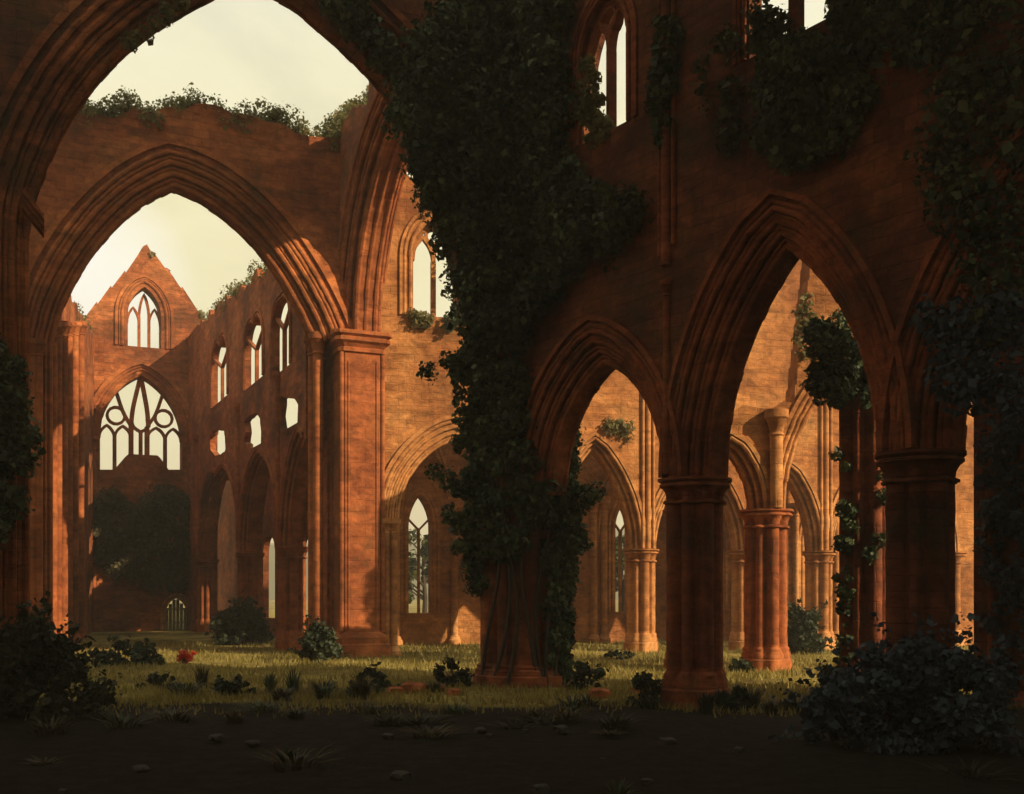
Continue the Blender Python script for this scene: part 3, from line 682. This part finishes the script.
# ------------------------------------------------------------------ the choir walls added unseen behind and left of the viewer to shade the foreground
def blocker(label, A_, d_, L_, h):
    w_ = Wall('blocker_wall', label, 'wall', A_, d_, 1.4, DARK, DDARK)
    hs_ = []
    for i in range(int(L_ // 9)):
        u0 = 4 + i * 9; hs_.append([(u0, 11)] + arch(u0, u0 + 2.4, 15, 18, 0, 8) + [(u0 + 2.4, 11)])
    w_.body([(0, -.4), (L_, -.4)] + ragged([(L_, h), (0, h)], .3, 1.5), hs_)
blocker('choir wall at the viewer\'s left, outside the picture', (-9.5, -12), (-7.5, 40), 38, 25)
blocker('unseen wall added behind the viewer for shade', (36, -13), (-1, 0.02), 46, 27)

v = []; nt_ = 24; ns_ = 14  # vault added overhead, out of view, to cut sky light on the foreground
for q in range(2):
    for i in range(ns_ + 1):
        for j in range(nt_ + 1):
            k = i / ns_; t_ = 2 * j / nt_ - 1; cxx, cyy = -1.6 + 12 * k, 25.0 - 21 * k
            v.append((cxx + .89 * 8.6 * t_, cyy + .45 * 8.6 * t_, 22.5 + 3.5 * (1 - abs(t_) ** 1.7) + .5 * q))
n_ = (ns_ + 1) * (nt_ + 1); f = []
for q in (0, 1):
    for i in range(ns_):
        for j in range(nt_):
            a = q * n_ + i * (nt_ + 1) + j; f.append((a, a + 1, a + nt_ + 2, a + nt_ + 1))
for i in range(ns_):
    for e in (0, nt_): a = i * (nt_ + 1) + e; f.append((a, a + nt_ + 1, a + nt_ + 1 + n_, a + n_))
for j in range(nt_):
    for e in (0, ns_): a = e * (nt_ + 1) + j; f.append((a, a + 1, a + 1 + n_, a + n_))
vt = empty('shade_vault', 'unseen vault added high over the viewer to shade the foreground', 'vault', (0, 10, 0))
m = MB(); m.add([(x, y - 10, z) for x, y, z in v], f); m.build('shade_vault_web', DARK, vt)
m = MB()
for i in range(0, ns_ + 1, 3): m.tube([(v[i * (nt_ + 1) + j][0], v[i * (nt_ + 1) + j][1] - 10, v[i * (nt_ + 1) + j][2] - .1) for j in range(nt_ + 1)], .25, 8)
m.build('shade_vault_rib', DDARK, vt)

# ------------------------------------------------------------------ ground and hills
def gz(x, y):
    h = 0.10 * noise.noise((x * .25, y * .25, 1.0)) + 0.05 * noise.noise((x * .9, y * .9, 4.0))
    return h - 0.02
xs = np.unique(np.concatenate([np.linspace(-700, -60, 14), np.arange(-60, 40, .6), np.linspace(40, 700, 14)])); ys = np.unique(np.concatenate([np.linspace(-60, 4, 10), np.arange(4, 95, .6), np.linspace(95, 1200, 16)]))
v = [(x, y, gz(x, y)) for y in ys for x in xs]; nx = len(xs)
f = [(j * nx + i, j * nx + i + 1, (j + 1) * nx + i + 1, (j + 1) * nx + i) for j in range(len(ys) - 1) for i in range(nx - 1)]
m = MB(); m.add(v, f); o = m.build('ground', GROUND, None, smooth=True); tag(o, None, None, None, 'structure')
xs = np.linspace(-900, 900, 60); ys = np.linspace(320, 1000, 18)
v = [(x, y, -2 + 55 * math.sin(math.pi * (y - 320) / 680) ** .8 * (.35 + .65 * (0.5 + noise.noise((x * .004, y * .004, 2))))) for y in ys for x in xs]
f = [(j * 60 + i, j * 60 + i + 1, (j + 1) * 60 + i + 1, (j + 1) * 60 + i) for j in range(17) for i in range(59)]
m = MB(); m.add(v, f); o = m.build('hills', plain('wooded hillside', (0.10, 0.095, 0.035)), None, smooth=True); tag(o, None, None, None, 'structure')

# grass: a mass of blades
def grass(n, D0, D1, h, name):
    D = D0 + (D1 - D0) * RNG.random(n) ** 1.3; px = RNG.uniform(-20, 1044, n); X = (px - CX) / F_ * D
    dens = np.array([noise.noise((x * .35, y * .35, 9.0)) for x, y in zip(X, D)])
    edge = np.array([noise.noise((x * .16, y * .16, 3.0)) for x, y in zip(X, D)]) * 3.5 + D
    k = (dens > RNG.uniform(-.55, .35, n)) & (edge > np.clip(RNG.normal(28.5, 1.2, n), 20, 31)); X, D = X[k], D[k]; n = len(X)
    z = np.array([gz(x, y) for x, y in zip(X, D)])
    a = RNG.uniform(0, 2 * np.pi, n); hh_ = h * RNG.uniform(.4, 1.3, n); w = .03 * hh_ / .25 + .006
    le = RNG.normal(0, .35, (n, 2)) * hh_[:, None]
    v = np.empty((n, 3, 3))
    v[:, 0] = np.stack([X - np.cos(a) * w, D - np.sin(a) * w, z - .02], 1); v[:, 1] = np.stack([X + np.cos(a) * w, D + np.sin(a) * w, z - .02], 1)
    v[:, 2] = np.stack([X + le[:, 0], D + le[:, 1], z + hh_], 1)
    me = bpy.data.meshes.new(name); me.vertices.add(n * 3); me.vertices.foreach_set('co', v.reshape(-1))
    me.loops.add(n * 3); me.loops.foreach_set('vertex_index', np.arange(n * 3, dtype=np.int32)); me.polygons.add(n); me.polygons.foreach_set('loop_start', np.arange(0, n * 3, 3, dtype=np.int32)); me.update(calc_edges=True)
    me.materials.append(GRASSM); o = bpy.data.objects.new(name, me); COL.objects.link(o); tag(o, 'rough short grass over the floor of the ruin', 'grass', None, 'stuff')
grass(110000, 22, 64, .2, 'grass')

# ------------------------------------------------------------------ ivy
def ivy(label, centres, per, leaf, mat=IVY, name='ivy', cat='ivy', up=.25, group=None, stems=None):
    P, d = clumps(centres, per)
    c = np.asarray(centres)[:, :3].mean(0); c[2] = np.asarray(centres)[:, 2].min()
    o = leafmesh(name, mat, P - c, leaf, None, up=up, outward=d); o.location = c
    for st in stems or []:
        m = MB(); k_ = len(st); m.tube([(x - c[0], y - c[1], z - c[2]) for x, y, z in st], [.075 - .055 * i / k_ + .01 * math.sin(i * 2.1) for i in range(k_)], 7); m.build('stem', BARK, o, smooth=True)
    tag(o, label, cat, group); return o
# around the crossing pier
cs = []
for i in range(900):
    z = random.uniform(3.0, 13.8)
    a = random.uniform(-math.pi, math.pi)
    if math.sin(a) > .5: continue
    if z < 3.9 + .8 * math.sin(a * 3) and random.random() < .75: continue
    if z < 4.2 and -2.3 < a < -1.2 and random.random() < .85: continue
    r = 1.35 + random.uniform(0, .28)
    cs.append((.30 + math.cos(a) * r, 35 + math.sin(a) * r, z, random.uniform(.16, .46)))
for i in range(70):   # low growth up the right hand side of the foot
    z = random.uniform(.2, 4.6); a = random.uniform(-.9, .3); cs.append((.30 + math.cos(a) * 1.4, 35 + math.sin(a) * 1.4, z, random.uniform(.15, .35)))
for (px, py, n, s) in ((457, 375, 14, .5), (464, 362, 12, .5), (466, 410, 8, .5), (464, 485, 10, .5), (472, 540, 6, .4), (575, 500, 8, .4), (580, 535, 5, .35), (470, 440, 8, .5), (462, 520, 6, .4)):
    x, y, z = at(px, py, 34.2)
    for j in range(n): cs.append((x + random.gauss(0, s * .7), y + random.gauss(0, .3), z + random.gauss(0, s * .5), random.uniform(.15, .35)))
ivy('thick dark ivy wrapped around the massive crossing pier', cs, 75, .16, stems=[[(.30 + 1.36 * math.cos(a0 + .25 * math.sin(z * .7 + a0 * 3) + .04 * z), 35 + 1.36 * math.sin(a0 + .25 * math.sin(z * .7 + a0 * 3) + .04 * z), z) for z in np.arange(-.1 if True else 0, 8, .35)] for a0 in (-2.5, -2.2, -2.0, -1.5, -1.1, -.8, -.5)])
# hanging mass where the near arch meets the arcade wall
cs = wall_clumps(A, [(505, -10), (578, -10), (572, 130), (596, 185), (650, 205), (640, 240), (590, 262), (560, 300), (520, 330), (505, 330)], 330, .5, .7)
cs += wall_clumps(N, [(395, 120), (420, 30), (470, -10), (530, -10), (545, 330), (480, 330), (454, 250), (430, 190)], 360, .5, .8)
cs += [(*at(random.gauss(448, 11), random.gauss(190, 28), 33.2), random.uniform(.2, .5)) for i in range(70)]
cs += [(*at(random.gauss(482, 12), random.gauss(300, 30), 33.4), random.uniform(.2, .5)) for i in range(60)]
ivy('great hanging mass of black green ivy over the wall beside the near arch', cs, 105, .165)
cs = wall_clumps(A, [(660, 20), (680, 30), (676, 120), (662, 150), (656, 130)], 50, .22, .2)
ivy('strip of ivy up the wall right of the tall two light clerestory window', cs, 50, .18)
cs = wall_clumps(A, [(588, 60), (598, 70), (614, 138), (598, 150), (578, 120)], 44, .2, .15, y=-.75)
ivy('pale green ivy sprig in the left light of the clerestory window', cs, 40, .15, OLIVE)
cs = wall_clumps(A, [(780, 52), (850, 56), (868, 95), (840, 150), (800, 180), (780, 120)], 110, .42, .5)
cs += wall_clumps(A, [(762, 10), (786, 20), (788, 60), (765, 70)], 25, .3, .3)
cs += wall_clumps(A, [(845, 0), (870, -10), (880, 60), (850, 50)], 40, .3, .3)
ivy('ivy bank below the clerestory window at the top right', cs, 70, .155)
cs = wall_clumps(A, [(940, -10), (1030, -10), (1030, 330), (990, 330), (935, 180)], 130, .4, .35)
cs += wall_clumps(A, [(868, -10), (960, -10), (960, 60), (890, 70)], 40, .4, .35)
ivy('dark creeper over the upper wall at the right edge', cs, 34, .15)
cs = wall_clumps(A, [(930, 320), (1024, 300), (1024, 430), (985, 420), (950, 400)], 50, .3, .4)
ivy('creeper hanging on the arch haunch above the black pier', cs, 50, .14, BLUE)
cs = wall_clumps(A2, [(986, 430), (1040, 400), (1040, 680), (1000, 680), (990, 560)], 90, .3, .5)
ivy('bluish creeper covering the aisle wall at the right edge', cs, 50, .15, BLUE)
cs = wall_clumps(A, [(690, 40), (720, 20), (770, 80), (775, 150), (740, 170), (705, 120)], 30, .26, .15)
ivy('sparse creeper between the vaulting shaft and the top right window', cs, 34, .15)
# broken pier crown
cs = [(bx + random.gauss(-.4, .62), by - .2 + random.gauss(0, .5), 9.5 + random.gauss(.2, .85), random.uniform(.14, .42)) for i in range(72)]
cs += [(bx + random.uniform(-1.8, -.9), by - .3, 10.3 + random.gauss(0, .35), random.uniform(.15, .3)) for i in range(16)]
cs += [(bx + math.cos(a) * .9, by + math.sin(a) * .9, z, random.uniform(.12, .28)) for a, z in [(random.uniform(-2.9, -1.2), random.uniform(3.5, 8.8)) for i in range(16)]]
cs += [(bx + math.cos(a) * .85, by + math.sin(a) * .85, z, random.uniform(.06, .15)) for a, z in [(random.uniform(-3.1, -2.4), random.uniform(.4, 5.8)) for i in range(46)]]
ivy('bushy ivy crown trailing down the broken pier', cs, 70, .14)
# near arch fringe and left pier
cs = wall_clumps(N, [(322, 10), (345, 30), (372, 62), (396, 92), (416, 130), (400, 60), (360, 10), (340, -10), (310, -10)], 80, .28, .3, y=-.9)
ivy('leafy fringe along the right curve of the near arch', cs, 45, .17)
cs = wall_clumps(N, [(128, 52), (150, 34), (186, 10), (180, -2), (150, 18), (124, 42)], 26, .16, .2, y=-.8)
ivy('thin leafy tuft on the left curve of the near arch', cs, 26, .13, OLIVE)
cs = wall_clumps(N, [(-20, 330), (18, 370), (30, 400), (33, 450), (24, 500), (0, 540), (-20, 540)], 130, .28, .4)
ivy('ivy climbing the left edge pier of the near arch', cs, 50, .15)
# weeds on ruined wall tops
def topgrowth(w, line, n, r, dy, label, mat=OLIVE, per=60, leaf=.13):
    P = w.tr(line); cs = []
    for i in range(n):
        k = random.randrange(len(P) - 1); t_ = random.random(); u = P[k][0] + (P[k + 1][0] - P[k][0]) * t_; z = P[k][1] + (P[k + 1][1] - P[k][1]) * t_
        rr = r * random.uniform(.5, 1.3); p = w.w(u, random.uniform(-w.T / 2, w.T / 2), z + random.uniform(-dy * .6, dy) + max(-.3, 1.1 * noise.noise((u * .45, 3, 1))))
        cs.append((*p, rr))
    return ivy(label, cs, per, leaf, mat, name='wall_shrub', cat='wall shrubs')
topgrowth(E, [(60, 116), (112, 124), (150, 122), (212, 116), (250, 126), (290, 138), (335, 148)], 330, .42, .45, 'olive shrubs along the broken top of the nave arch')
topgrowth(E, [(325, 146), (345, 134), (368, 114), (400, 92)], 170, .5, .9, 'tall olive shrub heap where the nave arch meets the near arch')
topgrowth(H, [(207, 322), (240, 298), (272, 270), (300, 254)], 80, .45, .5, 'shrubs along the top of the nave wall')
topgrowth(G, [(150, 258), (180, 292), (205, 324)], 24, .3, .2, 'small weeds on the right slope of the gable', leaf=.18)
topgrowth(Kw, [(84, 330), (70, 312), (55, 292)], 30, .4, .3, 'weeds on the low wall end left of the gable')
cs = wall_clumps(G, [(88, 500), (110, 492), (135, 510), (160, 486), (190, 500), (200, 545), (198, 585), (180, 588), (150, 590), (104, 566), (84, 545)], 330, .6, .7)
ivy('dark ivy bank covering the west wall below the great window', cs, 80, .24, BROWNIVY)
cs = wall_clumps(C, [(405, 312), (436, 316), (430, 326), (408, 326)], 18, .25, .3); ivy('weeds on the sill of the transept window', cs, 26, .16, OLIVE)
cs = wall_clumps(C, [(455, 222), (470, 230), (470, 330), (446, 330), (450, 290)], 30, .3, .4); ivy('creeper beside the transept window', cs, 40, .18)
cs = wall_clumps(C, [(598, 420), (632, 424), (628, 436), (604, 432)], 16, .25, .2); ivy('small green creeper above the lit transept arch', cs, 26, .17, OLIVE)
cs = wall_clumps(B, [(796, 290), (812, 280), (812, 340), (802, 370), (794, 340)], 24, .22, .2); ivy('thin creeper on the brick wall behind the right open arch', cs, 24, .15, OLIVE)

# ------------------------------------------------------------------ bushes and small plants
def gp(px, py): D = CAMH * F_ / (py - HOR); return ((px - CX) / F_ * D, D)
plant('bush', 'large dusky blue green bush in front of the black pier', 'bush', *at(918, 0, 20.8)[:2], 3.6, 2.0, 170, 60, .13, BLUE, None, 9, 2.2)
plant('bush', 'dark bush in the corner at the left edge', 'bush', *at(22, 0, 26)[:2], 3.4, 2.2, 150, 60, .15, BUSHM, None, 8, 2.4)
plant('bush', 'round dark bush standing in the nave', 'bush', *at(243, 0, 61)[:2], 3.0, 2.3, 90, 55, .2, BUSHM, None, 6)
plant('bush', 'spiky bush at the foot of the square sunlit pier', 'bush', *at(318, 0, 46.5)[:2], 2.0, 1.7, 60, 50, .18, BUSHM, None, 6, conic=.6)
plant('bush', 'green shrub in front of the pale lit pier', 'bush', *at(803, 0, 52)[:2], 2.0, 2.3, 80, 50, .18, BUSHM, None, 6)
plant('bush', 'low bush on the turf left of the red flowers', 'bush', *at(125, 0, 44)[:2], 3.0, .9, 60, 40, .16, BUSHM, None, 6, 1.5)
GPn = 'small weeds at the feet of the piers'
for px, D, W, H_, l in ((455, 34.0, 1.1, .8, 'leafy weed clump left of the ivy wrapped pier'), (585, 33.0, .9, .8, 'weed clump right of the ivy wrapped pier'), (640, 28.6, 1.0, .8, 'weed clump left of the near arcade pier'),
                        (740, 39.5, .9, .5, 'weed tuft at the foot of the red pier behind the right arch'), (735, 27.8, .8, .5, 'weed tuft right of the near arcade pier'), (835, 31, .9, .9, 'weed tuft at the foot of the broken pier'),
                        (620, 48, 1.4, .35, 'low weeds on the sunlit turf by the ochre pier')):
    plant('weed', l, 'weed', (px - CX) / F_ * D, D, W, H_, 26, 34, .12, BUSHM, GPn, 4)
def tuft(label, X, D, W, H, n, mat, group):
    t = empty('weed', label, 'weed', (X, D, 0), group); m = MB()
    for i in range(n):
        a = random.uniform(0, 6.28); r0 = W * .3 * math.sqrt(random.random()); h = H * random.uniform(.45, 1.15); o_ = W * random.uniform(.15, .6)
        p = [Vector((math.cos(a) * (r0 + o_ * q * q), math.sin(a) * (r0 + o_ * q * q), h * (1.5 * q - .55 * q * q) - .03)) for q in (0, .35, .7, 1)]
        w_ = random.uniform(.012, .03); sd_ = Vector((-math.sin(a), math.cos(a), 0))
        m.add([p[0] - sd_ * w_, p[0] + sd_ * w_, p[1] + sd_ * w_, p[1] - sd_ * w_, p[2] + sd_ * w_ * .7, p[2] - sd_ * w_ * .7, p[3]], [(0, 1, 2, 3), (3, 2, 4, 5), (5, 4, 6)])
    m.build('foliage', mat, t)
for i in range(15):
    px = random.uniform(150, 450); D = random.uniform(29.5, 33.5)
    tuft('arching grass tuft along the shadow edge across the turf', (px - CX) / F_ * D, D, random.uniform(.5, 1.3), random.uniform(.3, .8), random.randint(50, 140), random.choice((BUSHM, BROWNIVY, IVY)), 'grass tufts along the shadow edge')
for i in range(12):
    px = random.uniform(560, 850); D = random.uniform(26, 30.5)
    tuft('arching grass tuft at the foot of the arcade', (px - CX) / F_ * D, D, random.uniform(.4, 1.0), random.uniform(.25, .6), random.randint(40, 100), random.choice((BUSHM, BROWNIVY)), 'grass tufts at the foot of the arcade')
for i in range(34):
    px = random.uniform(-10, 1040); D = random.uniform(15.5, 28.5) if i > 16 else random.uniform(25, 28.5)
    tuft('low dark tuft on the foreground painted dark for shade', (px - CX) / F_ * D, D, random.uniform(.5, 1.5), random.uniform(.1, .34), random.randint(30, 110), random.choice((BUSHM, BROWNIVY, IVY)), 'tufts on the shade-painted foreground')
for i, px in enumerate((235, 372, 160)):
    D = 31.5 + (i % 3) * .8
    plant('weed', 'dark weed tuft along the shadow edge across the turf', 'weed', (px - CX) / F_ * D, D, random.uniform(.8, 1.5), random.uniform(.35, .7), 22, 30, .12, BUSHM, 'weeds along the shadow edge', 4)
# red flowers
x, y = gp(185, 664); t = empty('red_flower', 'single small bright red flower clump on the nave turf', 'flower', (x, y, 0))
P, d = clumps([(random.gauss(0, .14), random.gauss(0, .1), .36 + random.gauss(0, .12), .12) for i in range(24)], 18); leafmesh('blossom', REDM, P, .1, t, outward=d)
P, d = clumps([(random.gauss(0, .12), random.gauss(0, .1), .12, .1) for i in range(8)], 14); leafmesh('foliage', BUSHM, P, .1, t, outward=d)
# loose stones
def rock(label, X, D, s, group='fallen stones on the turf', mat=None):
    import bmesh
    bm = bmesh.new(); bmesh.ops.create_icosphere(bm, subdivisions=2, radius=1)
    sx, sy, sz = s * random.uniform(.8, 1.3), s * random.uniform(.7, 1.1), s * random.uniform(.4, .7)
    for v_ in bm.verts:
        k = 1 + .3 * noise.noise(v_.co * 1.4 + Vector((X, D, 0))); c = Vector(((max(-.75, min(.75, v_.co.x))), max(-.75, min(.75, v_.co.y)), max(-.7, min(.7, v_.co.z)))) * k
        v_.co = Vector((c.x * sx, c.y * sy, c.z * sz))
    bmesh.ops.rotate(bm, verts=bm.verts, cent=(0, 0, 0), matrix=Matrix.Rotation(random.uniform(0, 3), 3, 'Z'))
    me = bpy.data.meshes.new('fallen_stone'); bm.to_mesh(me); bm.free(); me.materials.append(mat or DRESS)
    o = bpy.data.objects.new('fallen_stone', me); COL.objects.link(o); o.location = (X, D, s * .2); tag(o, label, 'stone', group)
for px, py, s in ((415, 692, .5), (436, 690, .3), (395, 694, .35), (455, 694, .3), (640, 694, .3), (600, 697, .35)):
    rock('rough fallen stone half sunk along the shadow edge', *gp(px, py), s)

for i in range(24):
    D = random.uniform(15.5, 30); rock('small stone lying on the foreground painted dark for shade', (random.uniform(0, 1024) - CX) / F_ * D, D, random.uniform(.06, .2), 'small stones on the shade-painted foreground', EARTHSTONE)

# ------------------------------------------------------------------ trees outside
def tree(label, X, D, H_):
    t = empty('tree', label, 'tree', (X, D, 0), 'trees outside the ruin')
    m = MB(); tips = []
    m.tube([(0, 0, -.3), (.1, 0, H_ * .3), (-.1, .1, H_ * .6), (0, 0, H_ * .92)], [H_ * .03, H_ * .024, H_ * .014, .03], 8)
    for i in range(12):
        a = random.uniform(0, 6.28); z = H_ * random.uniform(.25, .8); l = H_ * random.uniform(.15, .32)
        e = (math.cos(a) * l, math.sin(a) * l, z + l * .6); m.tube([(0, 0, z), (e[0] * .5, e[1] * .5, z + l * .35), e], [.1, .06, .02], 5); tips.append(e)
    m.build('trunk', BARK, t)
    cs = []
    for e in tips:
        for j in range(6): cs.append((e[0] + random.gauss(0, H_ * .07), e[1] + random.gauss(0, H_ * .07), e[2] + random.gauss(0, H_ * .06), H_ * random.uniform(.04, .08)))
    P, d = clumps(cs, 40); leafmesh('crown', TREEM, P, .4, t, outward=d)
tree('tree outside, seen low through the left lancet window', *at(424, 0, 88)[:2], 8)
tree('tree outside, behind the slit window between ivy pier and arcade pier', *at(622, 0, 86)[:2], 8.5)
tree('tree outside, seen in the gap beside the black pier', *at(962, 0, 84)[:2], 9)

m = MB(); m.box(-760, 760, -80, 1250, -3, 75); m_ = bpy.data.materials.new('warm haze'); m_.use_nodes = True; nt = m_.node_tree; nt.nodes.clear()
o_ = nt.nodes.new('ShaderNodeOutputMaterial'); v_ = nt.nodes.new('ShaderNodeVolumePrincipled'); v_.inputs['Density'].default_value = .0015; v_.inputs['Color'].default_value = (1, .9, .72, 1); v_.inputs['Anisotropy'].default_value = .2
nt.links.new(v_.outputs[0], o_.inputs['Volume']); o = m.build('haze', m_); tag(o, 'thin warm evening haze filling the ruin', 'haze', None, 'stuff')

# ------------------------------------------------------------------ sun, sky, camera
az = Vector((.876, -.482)); EL = math.radians(27)
sd = Vector((az.x * math.cos(EL), az.y * math.cos(EL), math.sin(EL)))
L = bpy.data.lights.new('sun', 'SUN'); L.energy = 4.9; L.angle = math.radians(.5); L.color = (1.0, .80, .52)
so = bpy.data.objects.new('sun', L); COL.objects.link(so); so.rotation_euler = sd.to_track_quat('Z', 'Y').to_euler()
w = bpy.data.worlds.new('World'); sc.world = w; w.use_nodes = True; nt = w.node_tree; nt.nodes.clear()
sky = nt.nodes.new('ShaderNodeTexSky'); sky.sky_type = 'NISHITA'; sky.sun_disc = False; sky.sun_elevation = EL; sky.sun_rotation = math.atan2(az.x, az.y); sky.dust_density = 4.0; sky.air_density = 1.0
tc = mk(nt, 'ShaderNodeTexCoord'); mp = mk(nt, 'ShaderNodeMapping'); mp.inputs['Scale'].default_value = (1.2, 1.2, 3.0); nt.links.new(tc.outputs['Generated'], mp.inputs[0])
n1 = mk(nt, 'ShaderNodeTexNoise', Scale=2.2, Detail=7.0, Roughness=.6, Distortion=.4); nt.links.new(mp.outputs[0], n1.inputs['Vector'])
cl = ramp(nt, n1.outputs[0], [(.32, (7.0, 6.6, 4.4)), (.5, (8.5, 7.9, 5.0)), (.68, (9.4, 8.8, 6.0))]).outputs[0]
spz = mk(nt, 'ShaderNodeSeparateXYZ'); nt.links.new(tc.outputs['Generated'], spz.inputs[0])
mrz = mk(nt, 'ShaderNodeMapRange'); mrz.inputs['From Min'].default_value = .33; mrz.inputs['From Max'].default_value = .6; nt.links.new(spz.outputs[2], mrz.inputs[0])
cl = mixc(nt, mrz.outputs[0], cl, (8.0, 8.1, 6.9))
cov = ramp(nt, n1.outputs[0], [(.3, (.86, .86, .86)), (.5, (.98, .98, .98))]).outputs[0]
c = mixc(nt, cov, sky.outputs[0], cl)
# one bright cloud low in the west
dp = mk(nt, 'ShaderNodeVectorMath', operation='DOT_PRODUCT'); nt.links.new(tc.outputs['Generated'], dp.inputs[0]); dp.inputs[1].default_value = Vector((-.388, 1, .283)).normalized()
bl = ramp(nt, dp.outputs['Value'], [(.9993, (0, 0, 0)), (.99995, (.9, .9, .9))]).outputs[0]
c = mixc(nt, bl, c, (10, 10, 9.3))
bg = nt.nodes.new('ShaderNodeBackground'); nt.links.new(c, bg.inputs[0]); bg.inputs[1].default_value = .076
wo = nt.nodes.new('ShaderNodeOutputWorld'); nt.links.new(bg.outputs[0], wo.inputs[0])
cam = bpy.data.cameras.new('camera'); co = bpy.data.objects.new('camera', cam); COL.objects.link(co)
co.location = (0, 0, CAMH); co.rotation_euler = (math.radians(90), 0, 0)
cam.sensor_width = 36; cam.lens = F_ / 1024 * 36; cam.shift_y = (HOR - 397) / 1024; cam.clip_end = 4000; cam.clip_start = .1
sc.camera = co
vs = sc.view_settings; vs.view_transform = 'Standard'; vs.look = 'None'; vs.exposure = 0.64; vs.gamma = 1.0; vs.use_curve_mapping = False
sc.cycles.max_bounces = 6; sc.cycles.use_denoising = True
